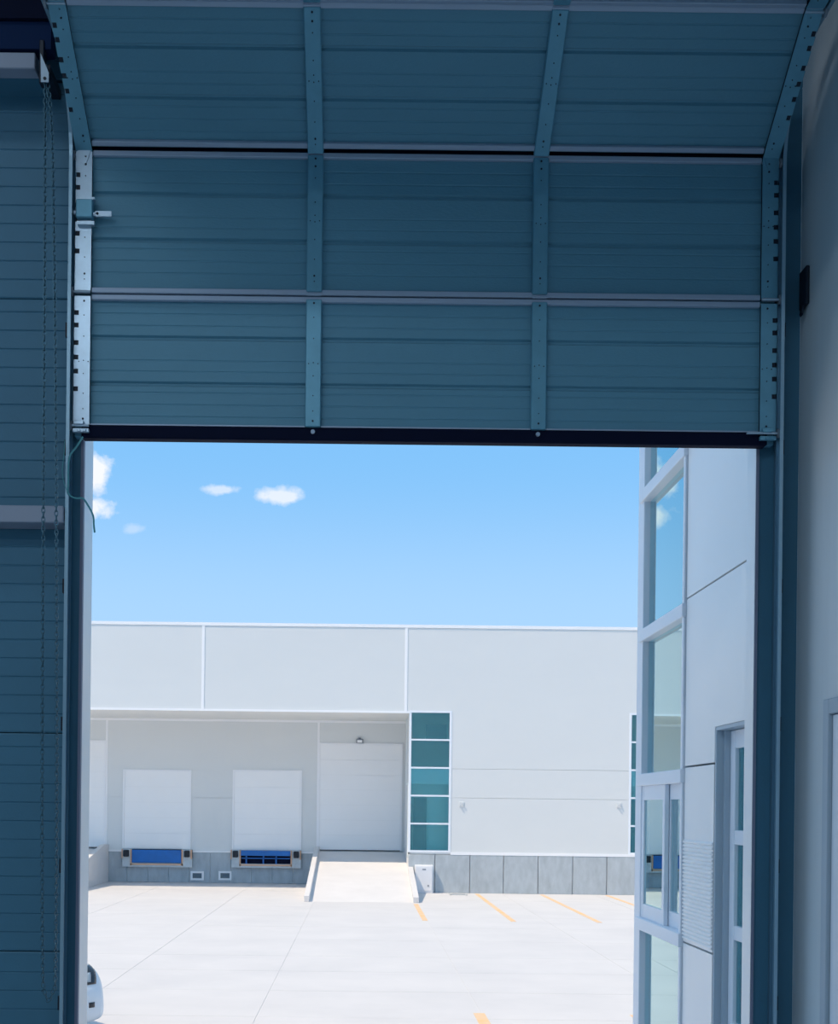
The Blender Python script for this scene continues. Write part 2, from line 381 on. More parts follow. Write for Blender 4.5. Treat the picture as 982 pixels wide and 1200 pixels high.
# ---------------------------------------------------------------- tracks
def arc_path():
    R = .40; yv = D0 - .034; zc = EYE + 2.935; pts = [(yv, .03), (yv, 1.5), (yv, zc)]
    for k in range(1, 13):
        t = math.pi / 2 * k / 12; pts.append((yv - R * (1 - math.cos(t)), zc + R * math.sin(t)))
    return pts + [(4.0, zc + R), (1.6, zc + R)]
def sweep(prof, pts, x):
    m = MB(); n = len(prof)
    for k, (y, z) in enumerate(pts):
        a, b = pts[max(k - 1, 0)], pts[min(k + 1, len(pts) - 1)]
        t = Vector((b[0] - a[0], b[1] - a[1])).normalized(); nn = (-t.y, t.x)
        m.v += [(x + px, y + nn[0] * q, z + nn[1] * q) for px, q in prof]
    for k in range(len(pts) - 1):
        for j in range(n):
            a, b = k * n + j, k * n + (j + 1) % n; m.f.append((a, b, b + n, a + n))
    m.f += [tuple(reversed(range(n))), tuple((len(pts) - 1) * n + j for j in range(n))]
    return m
def make_track(xw, sg, label):
    t = thing('door_track', label, 'track', (xw, D0, 0), 'steel tracks of the overhead door')
    w = .013
    c = [(0, -.026), (0, .026), (w, .026), (w, .0235), (.0025, .0235), (.0025, -.0235), (w, -.0235), (w, -.026)]
    sweep([(x * sg, q) for x, q in c], arc_path(), xw).build('rail_channel', 'track', t)
    e = [(-.003, .022), (-.003, .030), (.012, .030), (.012, .0262), (0, .0262), (0, .022)]
    sweep([(x * sg, q) for x, q in e], arc_path(), xw).build('rolled_edge', 'tracklip', t)
    box('mounting_angle', 'track', xw - sg * .004, xw - sg * .001, D0 - .006, YI - .001, .03, EYE + 2.9, t)
    ys = (385, 523, 686, 848, 1015, 1176)
    for y in ys:
        p = W(CX + xw / D0 * F, y, D0 - .03)
        box('track_clip', 'dark', xw - sg * .006, xw - sg * .022, D0 - .02, YI - .001, p.z - .032, p.z + .032, t)
    MB().cyl((xw, 2.0, EYE + 3.36), (xw, 2.0, 6.99), .012, 8).build('hanger_rod', 'track', t)
    return t
make_track(-1.354, 1, 'steel door track on the left, curving overhead beside the hand chains')
make_track(1.884, -1, 'steel door track on the right, next to the pale side wall')

# ---------------------------------------------------------------- chain hoist
hoist = thing('chain_hoist', 'dark chain wheel with bright triangular bracket plate at the top left', 'hoist', (-1.43, 5.36, EYE + 3.2))
a = W(45, 68, 5.36)
MB().box(a.x - .011, a.x + .011, 5.41, 5.455, W(45, 97, 5.41).z, W(45, 46, 5.41).z).build('wheel_housing', 'dark', hoist, bev=.004)
MB().cyl((a.x + .012, 5.43, a.z - .02), (a.x + .022, 5.43, a.z - .02), .03, 20).build('chain_wheel', 'greym', hoist)
p0, p1, p2, p3 = W(47.5, 62, 5.36), W(57, 85, 5.36), W(57, 96, 5.36), W(48, 96, 5.36)
MB().prism([p0, p1, p2, p3], (0, .004, 0)).build('bracket_plate', 'dend', hoist)
q = W(52.5, 92, 5.36); MB().cyl((q.x, 5.36, q.z), (q.x, 5.357, q.z), .007, 10).build('bracket_hole', 'dark', hoist)
q0, q1 = W(22, 53, 5.44), W(44, 53, 5.44); MB().cyl(q0, q1, .008, 10).build('axle', 'drail', hoist)
box('mounting_arm', 'dark', a.x - .01, a.x + .03, 5.44, YI, a.z - .02, a.z + .02, hoist)
chain = thing('hand_chain', 'long dark steel hand chain hanging in two strands by the left track', 'chain', (-1.41, 5.38, EYE - .6))
def strand(path):
    pts = cr_path(path, 40); m = MB(); acc = 0.0; k = 0; pitch = .0205
    cum = [0]
    for i in range(1, len(pts)): cum.append(cum[-1] + (pts[i] - pts[i - 1]).length)
    d = pitch / 2; i = 0
    while d < cum[-1]:
        while cum[i + 1] < d: i += 1
        f = (d - cum[i]) / (cum[i + 1] - cum[i]); c = pts[i].lerp(pts[i + 1], f); t = (pts[i + 1] - pts[i]).normalized()
        side = Vector((0, 1, 0)) if k % 2 else t.cross(Vector((0, 1, 0))).normalized()
        oth = t.cross(side); ring = []
        for j in range(10):
            w = 2 * math.pi * j / 10; ring.append((c + t * math.cos(w) * .0145 + side * math.sin(w) * .0075, t * math.cos(w) + side * math.sin(w)))
        b0 = len(m.v)
        for p, nrm in ring:
            for s_ in range(4):
                w = 2 * math.pi * s_ / 4 + .78; m.v.append(tuple(p + (nrm.normalized() * math.cos(w) + oth * math.sin(w)) * .0026))
        for j in range(10):
            for s_ in range(4):
                m.f.append((b0 + j * 4 + s_, b0 + j * 4 + (s_ + 1) % 4, b0 + ((j + 1) % 10) * 4 + (s_ + 1) % 4, b0 + ((j + 1) % 10) * 4 + s_))
        d += pitch; k += 1
    return m
YC = 5.38
strand([W(53, 94, YC), W(52.5, 300, YC), W(51, 560, YC), W(49.5, 900, YC), W(50, 1130, YC), W(52, 1160, YC), W(57, 1172, YC), W(63, 1160, YC)]).build('chain_strand', 'chain', chain, kind='stuff')
strand([W(56, 98, YC), W(60, 140, YC), W(62.5, 220, YC), W(65, 430, YC), W(66, 620, YC), W(66.5, 900, YC), W(65, 1130, YC), W(63, 1160, YC)]).build('chain_strand', 'chain', chain, kind='stuff')

cord = MB().tube(cr_path([W(97, 512, 5.50), W(90, 523, 5.495), W(82, 534, 5.49), (W(80, 548, 5.49)), W(80, 565, 5.49), W(79.5, 577, 5.49), W(84, 582, 5.49), W(90, 584, 5.49), W(97, 584, 5.49), W(103, 592, 5.49), W(109, 604, 5.49), W(110, 616, 5.49), W(111, 624, 5.49)]), .0042)
cord.tube(cr_path([W(79.5, 577, 5.485), W(75, 566, 5.485), W(73, 552, 5.485), W(75, 532, 5.485), W(76, 516, 5.485)]), .0018)
tag(cord.build('pull_cord', 'cord', smooth=True), 'thin teal pull cord tied to the left bottom corner of the overhead door', 'cord')

# dark bracket near the inner right corner
br = thing('wall_bracket', 'small black wall bracket high in the right corner beside the track', 'bracket', (1.98, 5.56, EYE + 2.3))
a, b = W(944, 316, 5.57), W(944, 361, 5.57)
box('bracket_plate', 'dark', 1.982, XW - .001, 5.52, 5.61, b.z, a.z, br, bev=.004)
p0, p1 = W(946, 352, 5.57), W(939, 371, 5.57)
MB().prism([(1.985, 5.55, p0.z), (1.985, 5.55, p0.z - .05), (p1.x, 5.55, p1.z), (p1.x - .006, 5.55, p1.z + .012)], (0, .03, 0)).build('bracket_arm', 'dark', br)

# ---------------------------------------------------------------- yard of concrete slabs
yard = struct_empty('floor_yard', (0, 20, YARD))
box('ground_base', 'joint', -90, 90, YO, 130, YARD - .4, YARD - .0045, yard)
XJ = [-18.85, -15.85, -12.85, -9.85, -6.85, -3.85, -1.35, 1.64, 4.6, 7.6, 10.6, 13.6, 16.6]
YJ = [5.77, 8.4, 10.9, 13.4, 16.0, 18.3, 20.5, 22.6, 25.4, 28.2, 31.0, 33.8, 36.8, 40.0, 43.9]
for x0, x1 in zip(XJ, XJ[1:]):
    for y0, y1 in zip(YJ, YJ[1:]):
        if y0 >= 39.9 and x1 > 1.7: continue
        o = box('concrete_slab', 'concrete', x0 + .006, x1 - .006, y0 + .006, y1 - .006, YARD - .004, YARD + random.uniform(-.001, .0005), yard)
box('outer_paving', 'concrete', 16.61, 90, YO, 40, YARD - .012, YARD, yard); box('outer_paving', 'concrete', -90, -18.86, YO, 60, YARD - .012, YARD, yard)
def pline(x, y0, y1, w=.13): box('painted_line', 'line', x - w / 2, x + w / 2, y0, y1, YARD + .001, YARD + .005, yard)
pline(G(487, 1059).x, G(502.5, 1079).y, G(487, 1059.5).y)
for x in (3.77, 5.88, 8.0, 10.1): pline(x, 30.0, 39.7)
for x in (1.61, 3.72, 5.85): pline(x, 11.0, 16.45, .15)

# ---------------------------------------------------------------- far warehouse
YF, YB = 40.0, 44.0
wh = thing('warehouse_building', 'long pale warehouse across the yard with recessed loading docks and concrete base', 'building', (0, YF, YARD))
zTop = W(424, 735, YF).z; zSof = W(424, 834.5, YF).z; zPl = W(600, 1002, YF).z
xR = W(476, 780, YF).x; xJ = W(238, 780, YF).x; xRet = 1.545
XFR, XFL = 26.0, -40.0
g = .007
def wpanel(x0, x1, z0, z1, y=YF, m='clad', d=.1): box('wall_panel', m, x0 + .003, x1 - .003, y, y + d, z0 + g / 2, z1 - g / 2, wh)
fx = [XFL, -30.0, -20.6, -12.95, xJ, xR]
fx = sorted(fx)
for a, b in zip(fx, fx[1:]): wpanel(a, b, zSof, zTop)
for x in fx[1:]: box('joint_cover', 'cladw', x - .045, x + .045, YF - .015, YF + .02, zSof, zTop, wh)
box('coping', 'cladw', XFL, XFR, YF - .02, YF + .4, zTop, zTop + .10, wh)
box('fascia_edge', 'cladw', XFL, xRet, YF - .03, YF + .05, zSof - .02, zSof + .05, wh)
# right part of the front
box('wall_backing', 'clad', XFL, XFR, YF + .085, YF + .10, zSof + .1, zTop - .05, wh)
box('wall_backing', 'clad', XFL, xRet, YB + .085, YB + .10, YARD, zSof, wh)
wx0, wx1 = W(479, 900, YF).x, W(529, 900, YF).x
vx0, vx1 = W(737, 900, YF).x, W(737, 900, YF).x + (wx1 - wx0)
wzT, wzB = W(504, 833.5, YF).z, W(504, 999, YF).z
zh1, zh2 = W(620, 902, YF).z, W(620, 936, YF).z
pl0 = zPl
for (x0, x1) in ((wx1, vx0), (vx1, XFR)):
    for z0, z1 in ((pl0, zh2), (zh2, zh1)): wpanel(x0, x1, z0, z1)
e_ = g / 2
MB().prism([(x, YF, z) for x, z in ((xR + .003, wzT), (wx1, wzT), (wx1, zh1 + e_), (vx0, zh1 + e_), (vx0, wzT), (vx1, wzT), (vx1, zh1 + e_), (XFR, zh1 + e_), (XFR, zTop - e_), (xR + .003, zTop - e_))], (0, .1, 0)).build('wall_panel', 'clad', wh)
wpanel(xRet, wx0, pl0, wzT)
for x0, x1 in ((wx0, wx1), (vx0, vx1)): wpanel(x0, x1, pl0, wzB)
box('base_flashing', 'cladw', wx1, XFR, YF - .03, YF + .05, zPl - .02, zPl + .07, wh)
for x0, x1 in ((wx1 + .02, vx0 - .02), (vx1 + .02, XFR), (xRet + .05, wx0)): box('wall_backing', 'clad', x0, x1, YF + .085, YF + .10, zPl, zSof + .1, wh)
# concrete base, panel by panel
px = [xRet] + [W(x, 1020, YF).x for x in (509.5, 550.5, 590, 630.5, 671, 711)]; st = px[-1] - px[-2]
while px[-1] < XFR: px.append(px[-1] + st)
for a, b in zip(px, px[1:]): box('concrete_panel', 'plinth', a + .012, b - .012, YF - .02, YF + .1, YARD, zPl - .02, wh, bev=.008)
box('base_backing', 'joint', xRet, XFR, YF + .05, YF + .12, YARD, zPl, wh)
# windows of the front
def front_window(x0, x1):
    w = MB(); t = .05
    w.box(x0, x0 + .075, YF - .015, YF + .09, wzB - .002, wzT + .02).box(x1 - .075, x1, YF - .015, YF + .09, wzB - .002, wzT + .02)
    n = 5; hh = (wzT - wzB - .05) / n
    for k in range(n + 1): w.box(x0 + .074, x1 - .074, YF - .012, YF + .08, wzB + k * hh, wzB + k * hh + (.07 if k in (0, n) else .055))
    f = w.build('window', 'alu', wh)
    for k in range(n): box('pane', 'glassf', x0 + .07, x1 - .07, YF + .006, YF + .012, wzB + k * hh + .05, wzB + (k + 1) * hh + .01, f)
    # what stands behind the panes
    z3a, z3b, z3c = wzB + 2 * hh, wzB + 2.45 * hh, wzB + 3.0 * hh
    box('floor_edge', 'cladw', x0, x1, YF + .03, YF + .07, z3b, z3c + .02, f)
    box('ceiling_board', 'room', x0, x1, YF + .075, YF + 2.6, z3b, z3b + .05, f)
    box('office_wall', 'room', x0, x1 + .2, YF + .55, YF + .6, zPl, z3b, f); box('upper_wall', 'room', x0, x1 + .2, YF + 2.6, YF + 2.7, z3b, wzT + .5, f)
    box('office_floor', 'room', x0, x1 + .2, YF + .12, YF + .55, zPl - .1, zPl, f)
    c = MB().box(x0 + .18, x0 + .62, YF + .40, YF + .45, zPl, wzB + 1.95 * hh); c.build('inner_door', 'roomd', f)
    box('notice_panel', 'roomd', x0 + .6, x1 - .1, YF + .9, YF + .93, wzB + 4.08 * hh, wzB + 4.65 * hh, f)
front_window(wx0, wx1); front_window(vx0, vx1)
# recess: soffit, back wall, returns, base
zS2 = zSof + .0
box('soffit_panel', 'soffit', XFL, xRet, YF + .1, YB + .02, zSof, zSof + .08, wh)
box('cornice', 'cladw', XFL, xRet, YB - .05, YB, zSof - .08, zSof - .001, wh)
box('recess_return', 'clad', xRet, xRet + .04, YF + .0, YB + .1, YARD, zSof, wh)
zPlB = W(250, 998, YB).z + .0
bx = [XFL, -26.0, W(-60, 900, YB).x, W(125, 900, YB).x, W(373, 900, YB).x, xRet]
zhB = W(250, 935, YB).z
for a, b in zip(bx, bx[1:]):
    wpanel(a, b, zhB, zSof, YB); wpanel(a, b, zPlB if b < -2 and a > -10 else YARD, zhB, YB)
for x in bx[2:5]: box('joint_cover', 'cladw', x - .04, x + .04, YB - .02, YB + .02, zPlB, zSof - .08, wh)
bxp = W(125, 1010, YB).x; e = W(368, 1010, YB).x
pp = [bxp + (e - bxp) * k / 10 for k in range(11)]
for a, b in zip(pp, pp[1:]): box('concrete_panel', 'plinth', a + .008, b - .008, YB - .03, YB + .1, YARD, zPlB - .03, wh, bev=.006)
box('base_flashing', 'cladw', bxp, e, YB - .06, YB, zPlB - .03, zPlB + .03, wh)
box('rear_wall', 'clad', XFL, XFR, 60, 60.2, YARD, zTop, wh); box('roof_deck', 'clad', XFL, XFR, YF + .1, 60, zTop - .25, zTop - .1, wh)
def big_door(name, x0, x1, z0, z1, n):
    d = MB().box(x0 - .06, x0, YB - .05, YB, z0, z1 + .06).box(x1, x1 + .06, YB - .05, YB, z0, z1 + .06).box(x0, x1, YB - .05, YB, z1, z1 + .06).build(name, 'cladw', wh)
    h = (z1 - z0) / n
    for k in range(n): box('door_panel', 'ddoor', x0 + .003, x1 - .003, YB - .03, YB, z0 + k * h + .0015, z0 + (k + 1) * h - .0015, d)
    if name == 'ramp_door': MB().box(x0, x1, YB - .045, YB - .01, z0 - .016, z0 + .010).build('door_seal', 'rubber', d)
dk = []
for a, b, t, bt in ((146.5, 221.5, 903.5, 995), (275, 351, 904, 996.5)):
    p, q = W(a, t, YB), W(b, bt, YB); big_door('dock_door', p.x, q.x, q.z, p.z, 5)
p, q = W(375.5, 872.5, YB), W(468.5, 997, YB); big_door('ramp_door', p.x, q.x, q.z + .0, p.z, 7)
rw = q.x - p.x; big_door('ramp_door', W(122, 900, YB).x - rw, W(122, 900, YB).x, q.z, p.z, 7)

# dock levellers
def leveller(x_off, label, lowered):
    t = thing('dock_leveler', label, 'dock leveler', (W(184 + x_off, 1016, YB).x, YB - .1, YARD), 'dock levelers under the two dock doors')
    X = lambda px: W(px + x_off, 1005, YB - .15).x
    Z = lambda py: W(184 + x_off, py + (1 if x_off else 0), YB - .15).z
    y0, y1 = YB - .22, YB - .035
    MB().box(X(143.5), X(154), y0 + .05, y1, Z(1016), Z(995.5)).box(X(213), X(225), y0 + .05, y1, Z(1016), Z(995.5)).box(X(154), X(213), y0 + .05, y1, Z(1016), Z(1011.5)).build('pit_frame', 'steel', t)
    MB().box(X(142.5), X(144), y0 + .03, y1, Z(1006), Z(995.5)).box(X(152.7), X(154.4), y0 + .03, y0 + .06, Z(1014.5), Z(995.5)).box(X(212.8), X(214.5), y0 + .03, y0 + .06, Z(1014.5), Z(995.5)).box(X(223.3), X(225), y0 + .03, y1, Z(1006), Z(995.5)).box(X(152.7), X(214.5), y0 + .03, y0 + .06, Z(1013.8), Z(1012)).build('safety_stripe', 'orange', t)
    for a in (145.3, 216.3): box('bumper', 'rubber', X(a), X(a + 6.0), y0 - .1, y1, Z(1004), Z(996.3), t, bev=.02)
    if lowered:
        box('lip_plate', 'blue', X(154.7), X(212.5), y0 + .02, y0 + .05, Z(1011), Z(996), t, bev=.01)
        MB().box(X(154.7), X(212.5), y0 + .05, y1, Z(996.4), Z(995.4)).build('deck_edge', 'seal', t)
    else:
        box('lip_plate', 'blue', X(154.7), X(212.5), y0 - .02, y0 + .02, Z(1002), Z(995.8), t, bev=.01)
        box('pit_back', 'seal', X(154), X(213), y1 - .02, y1, Z(1012), Z(1002), t)
        for a in (160, 180, 195): box('lift_arm', 'blue', X(a), X(a + 1.6), y0 + .06, y1 - .02, Z(1011.5), Z(1002), t)
        MB().box(X(155), X(212), y0 + .06, y0 + .10, Z(1005.5), Z(1004.4)).build('cross_bar', 'blue', t)
leveller(0, 'dock leveler with a solid blue lip plate under the left dock door', True)
leveller(127.8, 'dock leveler with open dark pit under blue lip at the right dock door', False)
for a, lab in ((223.5, 'white framed wall vent nearer the left dock leveler, low on the base'), (256.2, 'white framed wall vent nearer the right dock leveler, low on the base')):
    p, q = W(a, 1020.8, YB - .04), W(a + 15.2, 1031.6, YB - .04); y1 = YB - .03
    t = thing('wall_vent', lab, 'vent', ((p.x + q.x) / 2, YB - .03, q.z), 'vents low on the dock wall')
    f = .07
    MB().box(p.x, p.x + f, y1 - .04, y1, q.z, p.z).box(q.x - f, q.x, y1 - .04, y1, q.z, p.z).box(p.x + f, q.x - f, y1 - .039, y1, p.z - f, p.z - .001).box(p.x + f, q.x - f, y1 - .039, y1, q.z + .001, q.z + f).build('vent_frame', 'cladw', t)
    box('vent_backing', 'roomd', p.x + f, q.x - f, y1 - .008, y1, q.z + f, p.z - f, t)
    for k in range(3):
        z = q.z + f + (p.z - q.z - 2 * f) * (k + .5) / 3
        MB().prism([(p.x + f, y1 - .03, z - .012), (p.x + f, y1 - .01, z + .012), (p.x + f, y1 - .005, z + .012), (p.x + f, y1 - .025, z - .012)], (q.x - p.x - 2 * f, 0, 0)).build('vent_slat', 'greym', t)
# lamp over the ramp door
p = W(421.5, 869, YB)
t = thing('wall_lamp', 'small dark wall lamp above the ramp door across the yard', 'lamp', (p.x, YB, p.z))
box('lamp_housing', 'greym', p.x - .13, p.x + .13, YB - .14, YB, p.z - .07, p.z + .09, t, bev=.015)
box('lamp_lens', 'lampglow', p.x - .085, p.x + .085, YB - .16, YB - .14, p.z - .045, p.z + .045, t)
box('lamp_bracket', 'greym', p.x - .04, p.x + .04, YB - .06, YB, p.z + .09, p.z + .14, t)

# ramps
def make_ramp(cx, label):
    t = thing('loading_ramp', label, 'ramp', (cx, 39.8, YARD), 'concrete ramps up to the ramp doors')
    hw = 1.52; y0, y1, yt = 35.7, YB - .06, 43.2
    MB().prism([(cx - hw, y0, YARD), (cx - hw, yt, -.02), (cx - hw, y1, -.02), (cx - hw, y1, YARD)], (2 * hw, 0, 0)).build('ramp_slope', 'ramp', t)
    for s in (-1, 1):
        xa = cx + s * hw; ck = .17
        MB().prism([(xa, y0 - .05, YARD), (xa, y0 - .05, YARD + ck), (xa, yt, -.02 + ck), (xa, y1, -.02 + ck), (xa, y1, YARD)], (s * .16, 0, 0)).build('cheek_wall', 'ramp', t, bev=.01)
make_ramp(.02, 'white concrete ramp rising to the ramp door in the middle of the far facade')
make_ramp(W(122, 1000, YB).x - rw / 2 - .05, 'concrete ramp at the left of the docks, mostly hidden by the jamb')
# meter cabinet
p, q = W(486.3, 1013.7, 39.75), W(507.2, 1044.5, 39.75)
t = thing('meter_cabinet', 'white metal meter cabinet beside the ramp against the concrete base', 'cabinet', ((p.x + q.x) / 2, 39.6, YARD))
box('cabinet_body', 'cab', p.x, q.x, 39.77, YF - .02, YARD, p.z, t, bev=.01)
dr = box('cabinet_door', 'cab', p.x + .03, q.x - .03, 39.75, 39.77, YARD + .08, p.z - .03, t, bev=.006)
box('nameplate', 'greym', p.x + .24, p.x + .36, 39.745, 39.75, p.z - .16, p.z - .12, dr); box('latch', 'greym', q.x - .18, q.x - .13, 39.735, 39.75, YARD + .22, YARD + .27, dr)
p, q = G(526, 1047.6), G(546, 1047.6)
t = thing('drain_grate', 'grey drain grate set in the yard right of the meter cabinet', 'drain', ((p.x + q.x) / 2, p.y - .15, YARD))
MB().box(p.x, q.x, p.y - .5, p.y - .44, YARD, YARD + .012).box(p.x, q.x, p.y - .06, p.y, YARD, YARD + .012).box(p.x, p.x + .05, p.y - .5, p.y, YARD, YARD + .012).box(q.x - .05, q.x, p.y - .5, p.y, YARD, YARD + .012).build('grate_frame', 'steel', t)
for k in range(9):
    x = p.x + .05 + (q.x - p.x - .1) * (k + .5) / 9; box('grate_bar', 'greym', x - .02, x + .02, p.y - .44, p.y - .06, YARD, YARD + .010, t)
for a, b, lab in ((541.5, 943, 'small pale wall fixture on the facade beside the tall middle window'), (726, 944, 'small pale wall fixture on the facade near the right-edge window')):
    p = W(a, b, YF)
    t = thing('wall_fixture', lab, 'fixture', (p.x, YF, p.z), 'pale fixtures on the far facade')
    box('back_plate', 'clad', p.x - .10, p.x + .07, YF - .02, YF, p.z - .08, p.z + .10, t, bev=.008)
    MB().cyl((p.x + .02, YF - .03, p.z + .03), (p.x + .02, YF - .07, p.z + .03), .03, 10).cyl((p.x - .06, YF - .03, p.z - .02), (p.x - .06, YF - .08, p.z - .02), .025, 10).build('knob', 'mark', t, kind='stuff')

# ---------------------------------------------------------------- annex wall on the right
an = thing('annex_building', 'pale building wall on the right with tall glazed strip and recessed glass door', 'building', (XW + .1, 7.3, YARD))
YE, YWN = 8.90, 7.57                       # far corner, near edge of the glazing
tr = [EYE - 1.82, EYE - .80, EYE + .22, EYE + 1.25, EYE + 2.25, EYE + 3.27, EYE + 4.3, EYE + 5.3, EYE + 6.3]
ag = .012
zj = [YARD, EYE - 1.83, EYE - .806, EYE + .278, EYE + 1.32, EYE + 2.36, EYE + 3.5, EYE + 5, EYE + 7, ROOF]
dy0, dy1, dz1 = 5.95, 6.93, EYE + .485      # recessed door opening
def apanel(y0, y1, z0, z1): box('wall_panel', 'annex', XW, XW + .08, y0 + ag / 2, y1 - ag / 2, z0 + ag / 2, z1 - ag / 2, an)
for z0, z1 in zip(zj, zj[1:]):
    if abs(z1 - (EYE - .806 + 1.084)) < .01:     # course with the ribbed sheet
        m = MB(); prof = []
        zr0, zr1 = EYE - .806, EYE - .17; n = 26
        y0, y1 = dy1 + .0 + ag / 2, YWN - ag / 2
        pts = [(XW + .08, y0, z0 + ag / 2), (XW, y0, z0 + ag / 2)]
        for k in range(n):
            zz = zr0 + .02 + (zr1 - zr0 - .02) * k / n; pz = (zr1 - zr0) / n
            pts += [(XW, y0, zz), (XW - .009, y0, zz + pz * .25), (XW - .009, y0, zz + pz * .6), (XW, y0, zz + pz * .9)]
        pts += [(XW, y0, z1 - ag / 2), (XW + .08, y0, z1 - ag / 2)]
        m.prism(pts, (0, y1 - y0, 0)).build('ribbed_panel', 'annex', an)
        apanel(YO, dy0, z0, z1); continue
    if z0 < dz1 < z1:
        e_ = ag / 2
        MB().prism([(XW, y, z) for y, z in ((dy1, z0 + e_), (YWN - e_, z0 + e_), (YWN - e_, z1 - e_), (YO + e_, z1 - e_), (YO + e_, z0 + e_), (dy0, z0 + e_), (dy0, dz1), (dy1, dz1))], (.08, 0, 0)).build('wall_panel', 'annex', an); continue
    if z1 <= dz1 and z0 >= 0 - 1.0 or z0 < 0 and z1 < dz1:
        apanel(dy1, YWN, z0, z1); apanel(YO, dy0, z0, z1)
        if z0 < -.05: box('wall_panel', 'annex', XW, XW + .08, dy0, dy1, z0 + ag / 2, min(z1, 0), an)
        continue
    apanel(YO, YWN, z0, z1)
box('wall_backing', 'black', XW + .07, XW + .09, dy1 + .02, YWN, YARD, ROOF, an); box('wall_backing', 'black', XW + .07, XW + .09, YO, dy1 + .02, dz1 + .03, ROOF, an)
box('far_end_wall', 'annex', XW + .16, 20, YE - .06, YE, YARD, ROOF, an)
box('top_beam', 'annex', XW, XW + .12, YWN, YE, tr[-1], ROOF, an)
box('lower_panel', 'annex', XW, XW + .08, YWN, YE, YARD, tr[0] - .04, an)
# glazing
wv = MB()
wv.box(XW - .006, XW + .16, YE - .12, YE, YARD, tr[-1]).box(XW - .015, XW + .10, YWN + .006, YWN + .05, tr[0] - .01, tr[-1])
wv.box(XW - .01, XW + .097, YE - .19, YE - .122, tr[0] - .02, tr[-1])
for z in tr: wv.box(XW - .028, XW + .098, YWN + .0, YE - .121, z - .04, z + .045)
gw = wv.build('window', 'alu', an, bev=.004)
for k, (z0, z1) in enumerate(zip(tr, tr[1:])):
    if k == 1:                               # sliding sashes
        for y0, y1, xo in ((8.06, YE - .191, .0), (YWN + .051, 8.10, .034)):
            s = MB(); f = .10
            za, zb = z0 + .045, z1 - .04
            s.box(XW + xo, XW + xo + .03, y0, y0 + .055, za, zb).box(XW + xo, XW + xo + .03, y1 - .05, y1, za, zb)
            s.box(XW + xo + .001, XW + xo + .029, y0 + .054, y1 - .049, za, za + .10).box(XW + xo + .001, XW + xo + .029, y0 + .054, y1 - .049, zb - .10, zb)
            s.build('sash', 'alu', gw, bev=.003)
            box('pane', 'glassa', XW + xo + .012, XW + xo + .018, y0 + .05, y1 - .045, za + .095, zb - .095, gw)
    else:
        box('pane', 'glassa', XW + .035, XW + .041, YWN + .04, YE - .18, z0 + .04, z1 - .03, gw)
# rooms behind the glazing
box('room_wall', 'room', 5.0, 5.1, YO + .1, YE - .1, YARD, ROOF - .2, an)
box('room_wall', 'room', XW + .2, 5.0, YO + .0, YO + .1, YARD, ROOF - .2, an)
for z in (-.05, 3.0, 6.0): box('room_floor', 'room', XW + .2, 5.0, YO + .1, YE - .1, z - .15, z, an)
# recessed door
fr = MB()
fr.box(XW + .004, XW + .09, dy1 - .02, dy1 - .001, 0, dz1 - .001)
fr.box(XW + .045, XW + .09, dy1 - .05, dy1 - .02, 0, dz1).box(XW + .004, XW + .09, dy0 + .001, dy0 + .03, 0, dz1 - .03)
fr.box(XW + .005, XW + .089, dy0 + .001, dy1 - .021, dz1 - .022, dz1 - .001)
ed = fr.build('entrance_door', 'alug', an)
dl = MB(); lx0, lx1 = XW + .075, XW + .115; ly0, ly1 = dy0 + .03, dy1 - .05
lit = [(EYE - 1.17, EYE - .71), (EYE - .63, EYE - .18), (EYE - .10, EYE + .357)]
dl.box(lx0, lx1, ly1 - .085, ly1, .02, dz1 - .025).box(lx0, lx1, ly0, ly0 + .085, .02, dz1 - .025)
zz = [.02] + [z for p in lit for z in p] + [dz1 - .025]
for k in range(0, len(zz), 2): dl.box(lx0 + .001, lx1 - .001, ly0 + .084, ly1 - .084, zz[k], zz[k + 1])
dl.build('door_leaf', 'alu', ed, bev=.004)
for a, b in lit: box('pane', 'glassf', lx0 + .022, lx0 + .028, ly0 + .08, ly1 - .08, a - .005, b + .005, ed)
struct(box('floor_landing', 'concrete', XL - .5, XW, YO + .02, 7.2, YARD, -.005))

# ---------------------------------------------------------------- the car behind the left jamb
from mathutils.bvhtree import BVHTree
NX, CYC, YARD0, YARD = 0.0, 0.0, YARD, 0.0      # built in its own frame: nose at the origin, heading +X                     # nose and centre line of the car, heading +X
car = thing('car', 'pale silver-blue car nosing out from behind the left door jamb', 'car', (0, 0, 0))
secs = [(0.0, .60, .26, .46, .58), (.05, .72, .20, .52, .66), (.14, .81, .18, .62, .82), (.26, .85, .18, .72, .93), (.75, .87, .18, .82, 1.01), (1.25, .87, .20, .88, 1.06), (1.85, .87, .22, .92, 1.40),
        (2.3, .87, .22, .94, 1.52), (3.0, .87, .22, .95, 1.51), (3.6, .86, .22, .95, 1.34), (4.0, .84, .25, .93, 1.06), (4.2, .72, .32, .80, .95)]
m = MB()
for x, w, zb, zm, zt in secs:
    rw_ = w * (.74 if zt > 1.2 else .86)
    ring = [(-w * .9, zb), (-w, zb + .10), (-w, (zb + zm) / 2), (-w * .985, zm), (-rw_, zt - .035), (-rw_ * .6, zt), (rw_ * .6, zt), (rw_, zt - .035), (w * .985, zm), (w, (zb + zm) / 2), (w, zb + .10), (w * .9, zb)]
    n = len(ring); m.v += [(NX - x, CYC + a, YARD + b) for a, b in ring]
for k in range(len(secs) - 1):
    for j in range(n):
        a, b = k * n + j, k * n + (j + 1) % n; m.f.append((a, b, b + n, a + n))
m.f += [tuple(range(n)), tuple((len(secs) - 1) * n + j for j in range(n))]
body = m.build('body', 'paint', car, smooth=True)
sm = body.modifiers.new('subsurf', 'SUBSURF'); sm.levels = 2; sm.render_levels = 2
bpy.context.view_layer.update()
